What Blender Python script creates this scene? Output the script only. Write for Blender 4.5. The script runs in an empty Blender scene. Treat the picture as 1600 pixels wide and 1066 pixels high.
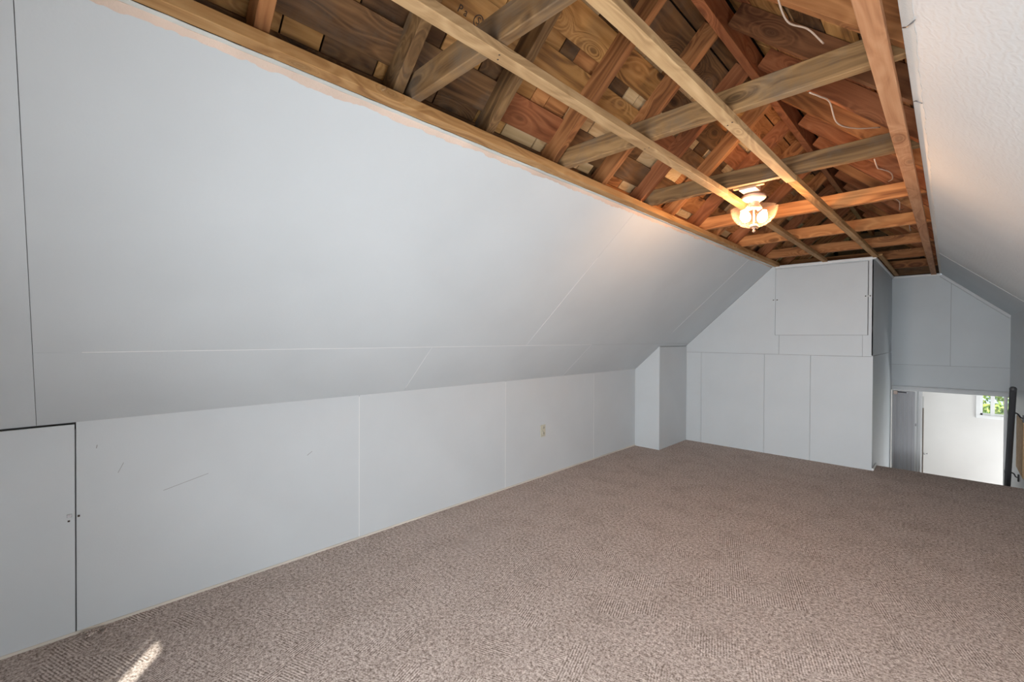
import bpy, bmesh, math, random
from mathutils import Vector, Matrix
random.seed(7)
sc = bpy.context.scene
COL = sc.collection
PI = math.pi

# ------------------------------------------------------------------ camera
F = Vector((-0.70138505, 0.71273503, -0.00823303)); R = Vector((0.712729, 0.70142716, 0.00415978)); U = R.cross(F)
cd = bpy.data.cameras.new('camera'); cd.sensor_width = 36; cd.lens = 694.4363/1600*36; cd.clip_start = .02
cam = bpy.data.objects.new('camera', cd); COL.objects.link(cam)
cm = Matrix.Identity(4)
for i in range(3):
    cm[i][0] = R[i]; cm[i][1] = U[i]; cm[i][2] = -F[i]
cm[0][3], cm[1][3], cm[2][3] = 0, 0, 1.35
cam.matrix_world = cm
sc.camera = cam

# ------------------------------------------------------------------ world, lights, exposure
w = bpy.data.worlds.new('world'); sc.world = w; w.use_nodes = True
nt = w.node_tree; bg = nt.nodes['Background']; bg.inputs[0].default_value = (.72, .84, 1, 1); bg.inputs[1].default_value = 1.3

def light(name, kind, loc, energy, color, rot=None, to=None, **kw):
    l = bpy.data.lights.new(name, kind); l.energy = energy; l.color = color
    for k, v in kw.items(): setattr(l, k, v)
    o = bpy.data.objects.new(name, l); COL.objects.link(o); o.location = loc
    if to is not None: o.rotation_euler = Vector(to).to_track_quat('-Z', 'Y').to_euler()
    return o
# sun, through the slit between the added curtains of the gable window behind the photographer
SUN = Vector((-.806, .592, -math.tan(math.radians(33.8)))).normalized()
light('sun', 'SUN', (3, -6, 6), 9, (1, .95, .88), to=SUN, angle=.009)
# daylight coming in at the gable window behind the photographer; knee wall and hall lights are added fills
light('gable_window_daylight', 'AREA', (-.5, -1.1, .85), 45, (.93, .965, 1), to=(-.02, 1, -.06), shape='RECTANGLE', size=1.5, size_y=1.0, spread=1.9)
light('right_fill_light', 'AREA', (1.1, 1.4, .40), 44, (.93, .965, 1), to=(-1, .22, -.02), shape='RECTANGLE', size=2.4, size_y=.55)  # added fill from the right, no real window behind it
light('hall_side_fill', 'AREA', (1.9, 8.75, -.5), 12, (1, .985, .96), to=(-1, -.22, .02), shape='RECTANGLE', size=1.2, size_y=1.0)  # unseen fill added at the hall's right side
light('hall_fill_light', 'AREA', (1.45, 9.15, -.9), 26, (.97, .985, 1), to=(-.8, -.6, .36), shape='RECTANGLE', size=.9, size_y=1.0)  # second added fill, out of view, brightens the stair's left wall
sc.view_settings.view_transform = 'Standard'; sc.view_settings.look = 'None'
sc.view_settings.exposure = 0.31; sc.view_settings.gamma = 1
sc.view_settings.use_curve_mapping = False

# ------------------------------------------------------------------ node helpers / materials
def newmat(name):
    m = bpy.data.materials.new(name); m.use_nodes = True
    t = m.node_tree; b = t.nodes['Principled BSDF']
    return m, t, b
def N(t, typ, **kw):
    n = t.nodes.new(typ)
    for k, v in kw.items():
        if k.startswith('i_'):
            key = k[2:]; key = int(key) if key.isdigit() else key.replace('_', ' ')
            n.inputs[key].default_value = v
        else: setattr(n, k, v)
    return n
def L(t, a, b): t.links.new(a, b)
def rgb(c): return (c[0], c[1], c[2], 1)
def mixc(t, fac, a, b, mode='MIX'):
    n = N(t, 'ShaderNodeMix', data_type='RGBA', blend_type=mode)
    for sock, v in ((n.inputs[0], fac), (n.inputs[6], a), (n.inputs[7], b)):
        if isinstance(v, (int, float)): sock.default_value = v
        elif isinstance(v, tuple): sock.default_value = rgb(v)
        else: L(t, v, sock)
    return n.outputs[2]
def mth(t, op, a, b=None, c=None):
    n = N(t, 'ShaderNodeMath', operation=op)
    for i, v in enumerate((a, b, c)):
        if v is None: continue
        if isinstance(v, (int, float)): n.inputs[i].default_value = v
        else: L(t, v, n.inputs[i])
    return n.outputs[0]
def ramp(t, fac, stops):
    n = N(t, 'ShaderNodeValToRGB'); e = n.color_ramp.elements
    while len(e) < len(stops): e.new(.5)
    for el, (p, c) in zip(e, stops): el.position = p; el.color = rgb(c)
    L(t, fac, n.inputs[0]); return n.outputs[0]
def paint(name, col, rough=.5, bump=.15, bscale=140, mottle=.03, swirl=False):
    m, t, b = newmat(name)
    tc = N(t, 'ShaderNodeTexCoord'); o = tc.outputs['Object']
    n1 = N(t, 'ShaderNodeTexNoise', i_Scale=2.2, i_Detail=4.0); L(t, o, n1.inputs['Vector'])
    lo = tuple(c*(1-mottle) for c in col); hi = tuple(min(1, c*(1+mottle)) for c in col)
    L(t, ramp(t, n1.outputs[0], [(.3, lo), (.7, hi)]), b.inputs['Base Color'])
    b.inputs['Roughness'].default_value = rough
    n2 = N(t, 'ShaderNodeTexNoise', i_Scale=bscale, i_Detail=3.0); L(t, o, n2.inputs['Vector'])
    h = n2.outputs[0]
    if swirl:
        n2.inputs['Scale'].default_value = 9; n2.inputs['Distortion'].default_value = 2.0
        wv = N(t, 'ShaderNodeTexWave', i_Scale=16.0, i_Distortion=9.0, i_Detail=2.0)
        wv.inputs['Detail Scale'].default_value = 1.6
        L(t, o, wv.inputs['Vector']); h = mth(t, 'ADD', mth(t, 'MULTIPLY', wv.outputs['Fac'], .5), mth(t, 'MULTIPLY', n2.outputs[0], .6))
    bp = N(t, 'ShaderNodeBump', i_Strength=bump, i_Distance=.002 if not swirl else .004)
    L(t, h, bp.inputs['Height']); L(t, bp.outputs[0], b.inputs['Normal'])
    return m
def plain(name, col, rough=.5, metal=0.0, emit=None, estr=0):
    m, t, b = newmat(name); b.inputs['Base Color'].default_value = rgb(col)
    b.inputs['Roughness'].default_value = rough; b.inputs['Metallic'].default_value = metal
    if emit: b.inputs['Emission Color'].default_value = rgb(emit); b.inputs['Emission Strength'].default_value = estr
    return m
def wood(name, light_c, mid_c, dark_c, knots=.55, stain=.0, grain=1.0, rough=.7):
    """timber with the grain along the board's own X axis"""
    m, t, b = newmat(name)
    tc = N(t, 'ShaderNodeTexCoord'); oi = N(t, 'ShaderNodeObjectInfo')
    rnd = oi.outputs['Random']
    off = N(t, 'ShaderNodeCombineXYZ'); L(t, mth(t, 'MULTIPLY', rnd, 37.0), off.inputs[0])
    L(t, mth(t, 'MULTIPLY', rnd, 91.0), off.inputs[1]); L(t, mth(t, 'MULTIPLY', rnd, 53.0), off.inputs[2])
    add = N(t, 'ShaderNodeVectorMath', operation='ADD'); L(t, tc.outputs['Object'], add.inputs[0]); L(t, off.outputs[0], add.inputs[1])
    P = add.outputs[0]
    # knots
    mk = N(t, 'ShaderNodeMapping'); mk.inputs['Scale'].default_value = (3.2, 8, 8); L(t, P, mk.inputs[0])
    vo = N(t, 'ShaderNodeTexVoronoi', i_Scale=1.0); vo.inputs['Randomness'].default_value = 1.0; L(t, mk.outputs[0], vo.inputs['Vector'])
    kd = vo.outputs['Distance']
    # grain: stretched noise bent round the knots
    mg = N(t, 'ShaderNodeMapping'); mg.inputs['Scale'].default_value = (1.3, 16, 16); L(t, P, mg.inputs[0])
    bend = N(t, 'ShaderNodeVectorMath', operation='SCALE'); 
    kb = mth(t, 'MULTIPLY', mth(t, 'POWER', mth(t, 'SUBTRACT', 1.0, mth(t, 'MINIMUM', kd, 1.0)), 4.0), 3.0)
    cb = N(t, 'ShaderNodeCombineXYZ'); L(t, kb, cb.inputs[1]); L(t, kb, cb.inputs[2])
    ad2 = N(t, 'ShaderNodeVectorMath', operation='ADD'); L(t, mg.outputs[0], ad2.inputs[0]); L(t, cb.outputs[0], ad2.inputs[1])
    ng = N(t, 'ShaderNodeTexNoise', i_Scale=1.0, i_Detail=5.0, i_Distortion=.6); L(t, ad2.outputs[0], ng.inputs['Vector'])
    mf = N(t, 'ShaderNodeMapping'); mf.inputs['Scale'].default_value = (5, 150, 150); L(t, P, mf.inputs[0])
    nfi = N(t, 'ShaderNodeTexNoise', i_Scale=1.0, i_Detail=2.0); L(t, mf.outputs[0], nfi.inputs['Vector'])
    nc = N(t, 'ShaderNodeTexNoise', i_Scale=.42, i_Detail=1.0, i_Distortion=.3); L(t, ad2.outputs[0], nc.inputs['Vector'])
    rings = mth(t, 'MULTIPLY_ADD', mth(t, 'SINE', mth(t, 'MULTIPLY', nc.outputs[0], 75.0)), .5, .5)
    rings = mth(t, 'POWER', rings, 2.0)
    g = mth(t, 'ADD', mth(t, 'ADD', mth(t, 'MULTIPLY', ng.outputs[0], .70), mth(t, 'MULTIPLY', rings, .13*grain)), mth(t, 'MULTIPLY', nfi.outputs[0], .20))
    c = ramp(t, g, [(.28, dark_c), (.48, mid_c), (.72, light_c)])
    # board to board tone
    r2 = mth(t, 'FRACT', mth(t, 'MULTIPLY', rnd, 17.31))
    c = mixc(t, 1.0, c, ramp(t, r2, [(0, (.78, .74, .70)), (1, (1.12, 1.10, 1.06))]), 'MULTIPLY')
    # knots dark with pale halo
    km = ramp(t, kd, [(.10, (1, 1, 1)), (.17, (0, 0, 0))])
    c = mixc(t, mth(t, 'MULTIPLY', km, knots), c, tuple(x*.28 for x in dark_c))
    # broad stain
    if stain:
        ns = N(t, 'ShaderNodeTexNoise', i_Scale=5.0, i_Detail=6.0, i_Roughness=.65); L(t, P, ns.inputs['Vector'])
        sm = ramp(t, ns.outputs[0], [(.48, (0, 0, 0)), (.66, (1, 1, 1))])
        c = mixc(t, mth(t, 'MULTIPLY', sm, stain), c, (.13, .115, .095))
    L(t, c, b.inputs['Base Color']); b.inputs['Roughness'].default_value = rough
    b.inputs['Specular IOR Level'].default_value = .25
    bp = N(t, 'ShaderNodeBump', i_Strength=.35, i_Distance=.002); L(t, g, bp.inputs['Height']); L(t, bp.outputs[0], b.inputs['Normal'])
    return m

WALL = (.580, .626, .652)
M_wall = paint('painted_hardboard', WALL, .5, .12)
M_slope = paint('painted_ceiling_board', WALL, .55, .15, 90)
M_plaster = paint('swirled_plaster', (.66, .69, .70), .6, .28, swirl=True)
M_gap = plain('joint_shadow_gap', (.20, .205, .21), .9)
M_trim = paint('white_trim_paint', (.78, .80, .81), .4, .08)
M_trimgrey = paint('grey_trim_paint', (.56, .585, .60), .4, .08)
M_cream = paint('cream_bead', (.66, .62, .55), .6, .3, 200, .12)
M_hall = paint('hall_white_paint', (.72, .72, .71), .6, .05)
M_gyp = paint('broken_gypsum', (.66, .69, .66), .9, 1.0, 160, .2)
M_paper = paint('torn_drywall_paper', (.62, .50, .42), .9, 1.0, 120, .22)
M_paperw = paint('stripped_tape_plaster', (.72, .70, .66), .9, .5, 120, .10)
M_fir = wood('orange_fir', (.47, .225, .092), (.325, .140, .052), (.125, .045, .017), .5)
M_red = wood('reddish_fir', (0.437, 0.182, 0.082), (0.319, 0.118, 0.048), (0.168, 0.053, 0.020), .35)
M_weather = wood('weathered_timber', (.335, .205, .093), (.215, .125, .055), (.085, .046, .020), .6, .5)
M_edge_lit = wood('lamplit_edge_timber', (.64, .36, .20), (.52, .26, .13), (.34, .15, .07), .35)  # brighter orange: the lamp's light on this timber put into its colour
M_pale = wood('pale_pine_strapping', (.58, .405, .225), (.45, .295, .150), (.27, .160, .075), .25)
M_straporange = wood('edge_timber_pine', (0.504, 0.319, 0.150), (0.395, 0.220, 0.088), (0.235, 0.114, 0.041), .3)
M_tan = wood('tan_sheathing', (.56, .315, .115), (.40, .205, .065), (.12, .052, .018), .9, .15, 1.4)
M_fir_shaded = wood('shaded_fir', (.27, .125, .055), (.17, .072, .030), (.075, .028, .011), .5)  # fir darkened: unlit look of the near right rafters put into colour
M_orange = wood('orange_sheathing_lamp_tint', (.60, .29, .11), (.44, .19, .068), (.18, .065, .022), .6, 0, 1.3)  # saturated orange: part of the lamp's warm tint is in the wood
M_brown = wood('dark_brown_sheathing', (0.185, 0.099, 0.041), (0.118, 0.059, 0.024), (0.042, 0.021, 0.009), .6, .3, 1.3)
M_creamw = wood('cream_shingle', (.74, .58, .36), (.64, .46, .25), (.44, .28, .13), .2)
M_felt = plain('dark_roof_underlay', (.018, .014, .011), .95)
M_brass = plain('antique_white_metal', (.52, .40, .33), .4, .2)
M_steel = plain('grey_steel', (.35, .35, .36), .35, .9)
M_dark = plain('dark_metal', (.035, .036, .040), .35, .3)
M_wire = plain('tan_wire', (.50, .38, .29), .6)
M_ivory = plain('ivory_plastic', (.56, .55, .45), .4)
M_slot = plain('dark_slots', (.10, .10, .085), .6)
M_rail = paint('charcoal_rail_paint', (.055, .058, .064), .45, .1)
M_nail = plain('nail_head', (.07, .05, .04), .6, .5)
M_accord = paint('grey_vinyl', (.60, .605, .63), .45, .1)
M_scuff = plain('scuff', (.30, .31, .32), .8)
M_ink = plain('stamp_ink', (.035, .022, .015), .8)
M_glow = plain('lit_bulb', (1, .95, .85), .5, 0, (1, .64, .36), 230)
M_curtain = paint('white_curtain', (.75, .75, .74), .8, .1)
M_leaf = plain('leaves', (.20, .33, .055), .6)
M_leaf2 = plain('yellow_green_leaves', (.42, .50, .12), .6)
M_bark = plain('bark', (.12, .09, .06), .9)
M_grass = paint('lawn', (.12, .20, .05), .9, .3)
M_tanpatch = wood('tan_patch', (.66, .50, .33), (.56, .38, .21), (.42, .26, .13), .1)
M_brownedge = paint('brown_door_edge', (.23, .19, .155), .6, .2)

# glass bowl: frosted clear glass that lets the bulbs' light through
M_bowl, t, b = newmat('pressed_glass')
out = t.nodes['Material Output']
tr = N(t, 'ShaderNodeBsdfTransparent', i_Color=(1, .92, .86, 1)); gl = N(t, 'ShaderNodeBsdfGlossy', i_Color=(1, .95, .9, 1), i_Roughness=.15)
tl = N(t, 'ShaderNodeBsdfTranslucent', i_Color=(.95, .74, .62, 1)); df = N(t, 'ShaderNodeBsdfDiffuse', i_Color=(.95, .74, .62, 1))
lw = N(t, 'ShaderNodeLayerWeight', i_Blend=.35)
m0 = N(t, 'ShaderNodeMixShader', i_0=.5); L(t, tl.outputs[0], m0.inputs[1]); L(t, df.outputs[0], m0.inputs[2])
m1 = N(t, 'ShaderNodeMixShader'); L(t, mth(t, 'MULTIPLY_ADD', lw.outputs['Facing'], .045, .006), m1.inputs[0]); L(t, tr.outputs[0], m1.inputs[1]); L(t, m0.outputs[0], m1.inputs[2])
m2 = N(t, 'ShaderNodeMixShader', i_0=.015); L(t, m1.outputs[0], m2.inputs[1]); L(t, gl.outputs[0], m2.inputs[2]); L(t, m2.outputs[0], out.inputs[0])
# window glass
M_glass, t, b = newmat('window_glass')
out = t.nodes['Material Output']
tr = N(t, 'ShaderNodeBsdfTransparent', i_Color=(.95, .97, .96, 1)); gl = N(t, 'ShaderNodeBsdfGlossy', i_Roughness=.02)
m1 = N(t, 'ShaderNodeMixShader', i_0=.05); L(t, tr.outputs[0], m1.inputs[1]); L(t, gl.outputs[0], m1.inputs[2]); L(t, m1.outputs[0], out.inputs[0])

# carpet: low loop pile in herringbone patches
M_carpet, t, b = newmat('herringbone_loop_carpet')
tc = N(t, 'ShaderNodeTexCoord'); o = tc.outputs['Object']
nw = N(t, 'ShaderNodeTexNoise', i_Scale=7.0, i_Detail=3.0); L(t, o, nw.inputs['Vector'])
wob = N(t, 'ShaderNodeVectorMath', operation='SCALE'); L(t, nw.outputs['Color'], wob.inputs[0]); wob.inputs['Scale'].default_value = .10
ad = N(t, 'ShaderNodeVectorMath', operation='ADD'); L(t, o, ad.inputs[0]); L(t, wob.outputs[0], ad.inputs[1])
vo = N(t, 'ShaderNodeTexVoronoi', i_Scale=8.5, voronoi_dimensions='2D'); L(t, ad.outputs[0], vo.inputs['Vector'])
sx = N(t, 'ShaderNodeSeparateColor'); L(t, vo.outputs['Color'], sx.inputs[0])
nf = N(t, 'ShaderNodeTexNoise', i_Scale=60.0, i_Detail=2.0); L(t, o, nf.inputs['Vector'])
so = N(t, 'ShaderNodeSeparateXYZ'); L(t, o, so.inputs[0])
jit = mth(t, 'MULTIPLY', nf.outputs[0], 1.2)
def stripes(a, bb):
    s = mth(t, 'ADD', mth(t, 'MULTIPLY', so.outputs[0], a), mth(t, 'MULTIPLY', so.outputs[1], bb))
    return mth(t, 'MULTIPLY_ADD', mth(t, 'SINE', mth(t, 'ADD', mth(t, 'MULTIPLY', s, 2*PI/.0115), mth(t, 'MULTIPLY', jit, 3.2))), .5, .5)
st = N(t, 'ShaderNodeMix', data_type='FLOAT'); L(t, mth(t, 'GREATER_THAN', sx.outputs[0], .5), st.inputs[0])
L(t, stripes(.94, .34), st.inputs[2]); L(t, stripes(-.34, .94), st.inputs[3])
nb = N(t, 'ShaderNodeTexNoise', i_Scale=130.0, i_Detail=4.0, i_Roughness=.7); L(t, o, nb.inputs['Vector'])
amt = mth(t, 'MULTIPLY_ADD', mth(t, 'POWER', sx.outputs[1], 2.0), .26, .02)
hgt = mth(t, 'ADD', mth(t, 'MULTIPLY', mth(t, 'SUBTRACT', st.outputs[0], .5), amt), mth(t, 'MULTIPLY_ADD', mth(t, 'SUBTRACT', nf.outputs[0], .5), .55, nb.outputs[0]))
nm = N(t, 'ShaderNodeTexNoise', i_Scale=4.5, i_Detail=9.0, i_Roughness=.70); L(t, o, nm.inputs['Vector'])
c = ramp(t, hgt, [(.34, (.20, .152, .128)), (.50, (.46, .38, .335)), (.68, (.72, .63, .575))])
c = mixc(t, 1.0, c, ramp(t, nm.outputs[0], [(.34, (.89, .88, .87)), (.50, (1.03, 1.03, 1.03)), (.70, (1.09, 1.10, 1.11))]), 'MULTIPLY')
L(t, c, b.inputs['Base Color']); b.inputs['Roughness'].default_value = .95; b.inputs['Specular IOR Level'].default_value = .1
bp = N(t, 'ShaderNodeBump', i_Strength=.8, i_Distance=.004); L(t, hgt, bp.inputs['Height']); L(t, bp.outputs[0], b.inputs['Normal'])

# ------------------------------------------------------------------ object helpers
WM = {}
def place(o, mat, parent):
    WM[o.name] = mat.copy(); COL.objects.link(o)
    if parent is not None:
        o.parent = parent; o.matrix_basis = WM[parent.name].inverted() @ mat
    else: o.matrix_basis = mat
    return o
def link_bm(name, bm, m, parent=None, mat=None, smooth=False):
    me = bpy.data.meshes.new(name); bmesh.ops.recalc_face_normals(bm, faces=bm.faces[:]); bm.to_mesh(me); bm.free()
    if smooth:
        for p in me.polygons: p.use_smooth = True
    for mm in (m if isinstance(m, (list, tuple)) else [m]): me.materials.append(mm)
    return place(bpy.data.objects.new(name, me), mat or Matrix.Identity(4), parent)
def tag(o, label=None, cat=None, group=None, kind=None):
    if label: o['label'] = label
    if cat: o['category'] = cat
    if group: o['group'] = group
    if kind: o['kind'] = kind
    return o
def empty(name, loc=(0, 0, 0)):
    return place(bpy.data.objects.new(name, None), Matrix.Translation(loc), None)
def add_box(bm, lo, hi, mi=0):
    vs = [bm.verts.new((x, y, z)) for x in (lo[0], hi[0]) for y in (lo[1], hi[1]) for z in (lo[2], hi[2])]
    for f in ((0, 1, 3, 2), (4, 6, 7, 5), (0, 4, 5, 1), (2, 3, 7, 6), (0, 2, 6, 4), (1, 5, 7, 3)):
        bm.faces.new([vs[i] for i in f]).material_index = mi
def box(name, lo, hi, m, parent=None, bev=0.0):
    """box object whose origin is its own centre (world given by lo/hi)"""
    c = [(a+b)/2 for a, b in zip(lo, hi)]
    bm = bmesh.new(); add_box(bm, [a-k for a, k in zip(lo, c)], [a-k for a, k in zip(hi, c)])
    if bev: bmesh.ops.bevel(bm, geom=bm.edges[:], offset=bev, segments=2, affect='EDGES', profile=.5)
    return link_bm(name, bm, m, parent, Matrix.Translation(c))
def prism(name, pts, a0, a1, axis, m, parent=None):
    """polygon pts extruded along world axis ('x','y' or 'z') from a0 to a1"""
    def P(p, a): return {'x': (a, p[0], p[1]), 'y': (p[0], a, p[1]), 'z': (p[0], p[1], a)}[axis]
    bm = bmesh.new(); A = [bm.verts.new(P(p, a0)) for p in pts]; B = [bm.verts.new(P(p, a1)) for p in pts]
    bm.faces.new(A); bm.faces.new(B[::-1]); n = len(pts)
    for i in range(n): bm.faces.new((A[i], A[(i+1) % n], B[(i+1) % n], B[i]))
    c = sum((v.co for v in bm.verts), Vector())/len(bm.verts)
    for v in bm.verts: v.co -= c
    return link_bm(name, bm, m, parent, Matrix.Translation(c))
def frame_mat(p0, p1, up):
    p0, p1, up = Vector(p0), Vector(p1), Vector(up); x = (p1-p0).normalized(); z = (up - up.dot(x)*x).normalized(); y = z.cross(x)
    M = Matrix.Identity(4); c = (p0+p1)/2
    for i in range(3): M[i][0] = x[i]; M[i][1] = y[i]; M[i][2] = z[i]; M[i][3] = c[i]
    return M
def board(name, p0, p1, wd, th, up, m, parent=None, warp=0.0, bev=.0015, seg=1):
    """board of length p0->p1 (grain on local X), width wd on local Y, thickness th on local Z"""
    ln = (Vector(p1)-Vector(p0)).length; bm = bmesh.new(); rings = []
    a = random.uniform(-1, 1)*warp; b2 = random.uniform(-1, 1)*warp
    for i in range(seg+1):
        s = i/seg; x = -ln/2+ln*s; k = math.sin(s*PI)
        y0, z0 = a*k, b2*k
        e = bev
        pr = [(-wd/2+e, -th/2), (wd/2-e, -th/2), (wd/2, -th/2+e), (wd/2, th/2-e), (wd/2-e, th/2), (-wd/2+e, th/2), (-wd/2, th/2-e), (-wd/2, -th/2+e)]
        rings.append([bm.verts.new((x, y0+y, z0+z)) for y, z in pr])
    for r0, r1 in zip(rings, rings[1:]):
        for j in range(8): bm.faces.new((r0[j], r0[(j+1) % 8], r1[(j+1) % 8], r1[j]))
    bm.faces.new(rings[0]); bm.faces.new(rings[-1][::-1])
    return link_bm(name, bm, m, parent, frame_mat(p0, p1, up))
def tube(name, pts, r, m, parent=None, n=8, rs=None, smooth=True):
    pts = [Vector(p) for p in pts]; bm = bmesh.new(); rings = []; c = sum(pts, Vector())/len(pts)
    for i, p in enumerate(pts):
        d = (pts[min(i+1, len(pts)-1)]-pts[max(i-1, 0)]).normalized()
        ref = Vector((0, 0, 1)) if abs(d.z) < .9 else Vector((1, 0, 0))
        a = d.cross(ref).normalized(); b2 = d.cross(a); rr = rs[i] if rs else r
        rings.append([bm.verts.new(p-c+a*math.cos(k*2*PI/n)*rr+b2*math.sin(k*2*PI/n)*rr) for k in range(n)])
    for r0, r1 in zip(rings, rings[1:]):
        for j in range(n): bm.faces.new((r0[j], r0[(j+1) % n], r1[(j+1) % n], r1[j]))
    bm.faces.new(rings[0]); bm.faces.new(rings[-1][::-1])
    return link_bm(name, bm, m, parent, Matrix.Translation(c), smooth)
def spline(pts, k=8):
    P = [Vector(p) for p in pts]; P = [2*P[0]-P[1]]+P+[2*P[-1]-P[-2]]; out = []
    for i in range(1, len(P)-2):
        for j in range(k):
            s = j/k
            out.append(.5*((2*P[i])+(-P[i-1]+P[i+1])*s+(2*P[i-1]-5*P[i]+4*P[i+1]-P[i+2])*s*s+(-P[i-1]+3*P[i]-3*P[i+1]+P[i+2])*s**3))
    out.append(P[-2]); return out
def lathe(name, prof, m, loc, parent=None, n=32, closed=False):
    bm = bmesh.new(); rings = []
    for r, z in prof: rings.append([bm.verts.new((r*math.cos(k*2*PI/n), r*math.sin(k*2*PI/n), z)) for k in range(n)])
    prs = list(zip(rings, rings[1:]))
    if closed: prs.append((rings[-1], rings[0]))
    for r0, r1 in prs:
        for j in range(n): bm.faces.new((r0[j], r0[(j+1) % n], r1[(j+1) % n], r1[j]))
    bmesh.ops.remove_doubles(bm, verts=bm.verts[:], dist=1e-5)
    return link_bm(name, bm, m, parent, Matrix.Translation(loc), True)

# ------------------------------------------------------------------ key dimensions (metres)
XW, KN = -2.803, .959             # left knee wall, its height
XC, ZC = -1.4414, 2.2156          # left edge of the flat ceiling opening
MS = .9227                        # roof slope
YE, YF, Y2 = 5.822, 6.128, 7.876  # end wall, carpet edge at stairs, far stair wall
XB = -.555                        # right side of the closet block
XR = .515                         # right wall of the stairwell
YB = -1.2                         # gable wall behind the photographer
XK = 1.16                         # right knee wall
def zl(x): return ZC+MS*(x-XC)
def zr(x): return 2.2-.92*(x+.10)
nl = Vector((-MS, 0, 1)).normalized(); el = Vector((1, 0, MS)).normalized()
nr = Vector((.92, 0, 1)).normalized(); er = Vector((-1, 0, .92)).normalized()

# ------------------------------------------------------------------ floor
bm = bmesh.new(); add_box(bm, (XW-.1, YB-.05, -.12), (XK+.1, YE+.06, 0)); 
add_box(bm, (XB-.02, YE+.06, -.12), (XK+.1, YF, 0))
bmesh.ops.bevel(bm, geom=[e for e in bm.edges if all(abs(v.co.y-YF) < 1e-5 and abs(v.co.z) < 1e-5 for v in e.verts)], offset=.02, segments=4, affect='EDGES')
fl = link_bm('floor', bm, M_carpet); tag(fl, 'beige brown herringbone loop carpet covering the attic floor', None, None, 'structure')
tag(tube('carpet_thread', spline([(-2.775, .06, .006), (-2.76, .09, .014), (-2.73, .075, .006), (-2.735, .11, .013), (-2.76, .12, .006), (-2.74, .145, .012), (-2.71, .13, .005)]), .0035, M_carpet), 'frayed clump of brown carpet thread at the foot of the left knee wall', 'thread')

# ------------------------------------------------------------------ left knee wall, in sheets
wl = box('wall_left', (XW-.08, YB, -.05), (XW-.012, YE+.05, KN-.035), M_gap); tag(wl, 'low pale grey knee wall of painted sheets on the left', None, None, 'structure')
J = [YB, -.0, 1.398, 2.77, 4.144, 5.05]
for a, b2 in ((.047, 1.398), (1.398, 2.77), (2.77, 4.144), (4.144, YE)):
    box('panel', (XW-.012, a+.0012, 0), (XW, b2-.001, KN+.003), M_wall, wl, .0012)
    if a > 1: box('joint_bead', (XW-.004, a-.0025, .01), (XW+.0006, a+.0025, KN-.008), M_trim, wl)
# scuffs on the first sheet
for (y0, z0, y1, z1, ww) in ((.36, .575, .55, .620, .0022), (.19, .70, .21, .745, .002), (.115, .83, .118, .845, .003), (1.06, .62, 1.09, .64, .003)):
    board('scuff_mark', (XW+.0004, y0, z0), (XW+.0004, y1, z1), ww, .0006, (1, 0, 0), M_scuff, wl, bev=.0002)
# access hatch at the near end
dh = empty('door_1', (XW, -.6, 0)); tag(dh, 'flush access hatch at the near end of the left knee wall', None, None, 'structure')
box('hatch_panel', (XW-.014, YB+.05, .0), (XW+.001, .0435, KN-.009), M_wall, dh, .0015)
box('latch_plate', (XW+.001, .018, .535), (XW+.004, .034, .549), M_steel, dh, .001)
box('latch_screw', (XW+.001, .020, .515), (XW+.004, .028, .522), M_nail, dh)
box('latch_screw', (XW+.001, .052, .530), (XW+.005, .060, .538), M_nail, dh)
bb = box('baseboard_left', (XW, YB+.01, 0), (XW+.008, 5.05, .013), M_cream, None, .002); tag(bb, 'thin cream bead where the left wall meets the carpet', None, None, 'structure')

# ------------------------------------------------------------------ left sloped ceiling, in sheets
XT = XC-.038                       # where the sheets were torn off
def slope_sheet(parent, xa, xb2, ya, yb, th=.012, m=M_slope, sh=.0012, proud=0.0, name='panel'):
    a = Vector((xa, 0, zl(xa)))-nl*proud; b2 = Vector((xb2, 0, zl(xb2)))-nl*proud
    a += el*sh; b2 -= el*sh; t2 = nl*th
    return prism(name, [(a.x, a.z), (b2.x, b2.z), (b2.x+t2.x, b2.z+t2.z), (a.x+t2.x, a.z+t2.z)], ya+sh, yb-sh, 'y', m, parent)
a = Vector((XW-.05, 0, zl(XW-.05)))+nl*.0125; b2 = Vector((XT-.03, 0, zl(XT-.03)))+nl*.0125
cl = prism('ceiling_left', [(a.x, a.z), (b2.x, b2.z), (b2.x+nl.x*.03, b2.z+nl.z*.03), (a.x+nl.x*.03, a.z+nl.z*.03)], YB, YE+.04, 'y', M_gap)
tag(cl, 'long pale grey sloped ceiling on the left, painted sheets', None, None, 'structure')
XS = -2.452
slope_sheet(cl, XW, XT, YB, -.0738, sh=.0004)
slope_sheet(cl, XS, XT, -.073, 2.655, sh=.0004); slope_sheet(cl, XS, XT, 2.655, 5.02); slope_sheet(cl, XS, XT, 5.02, YE)
slope_sheet(cl, XW, XS, -.073, 1.735, sh=.0004); slope_sheet(cl, XW, XS, 1.735, 3.582); slope_sheet(cl, XW, XS, 3.582, YE)
# painted joint beads, hair-thin and proud
for (x0, y0, x1, y1) in ((XS, .06, XS, 3.58), (XS, 2.655, -1.77, 2.655), (XW+.03, 1.735, XS, 1.735), (XW+.005, 3.582, XS, 3.582), (-2.3, 5.02, XT-.02, 5.02)):
    board('joint_bead', (x0, y0, zl(x0)-.0003), (x1, y1, zl(x1)-.0003), .0042, .0016, tuple(nl), M_trim, cl, bev=.0004)
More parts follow.
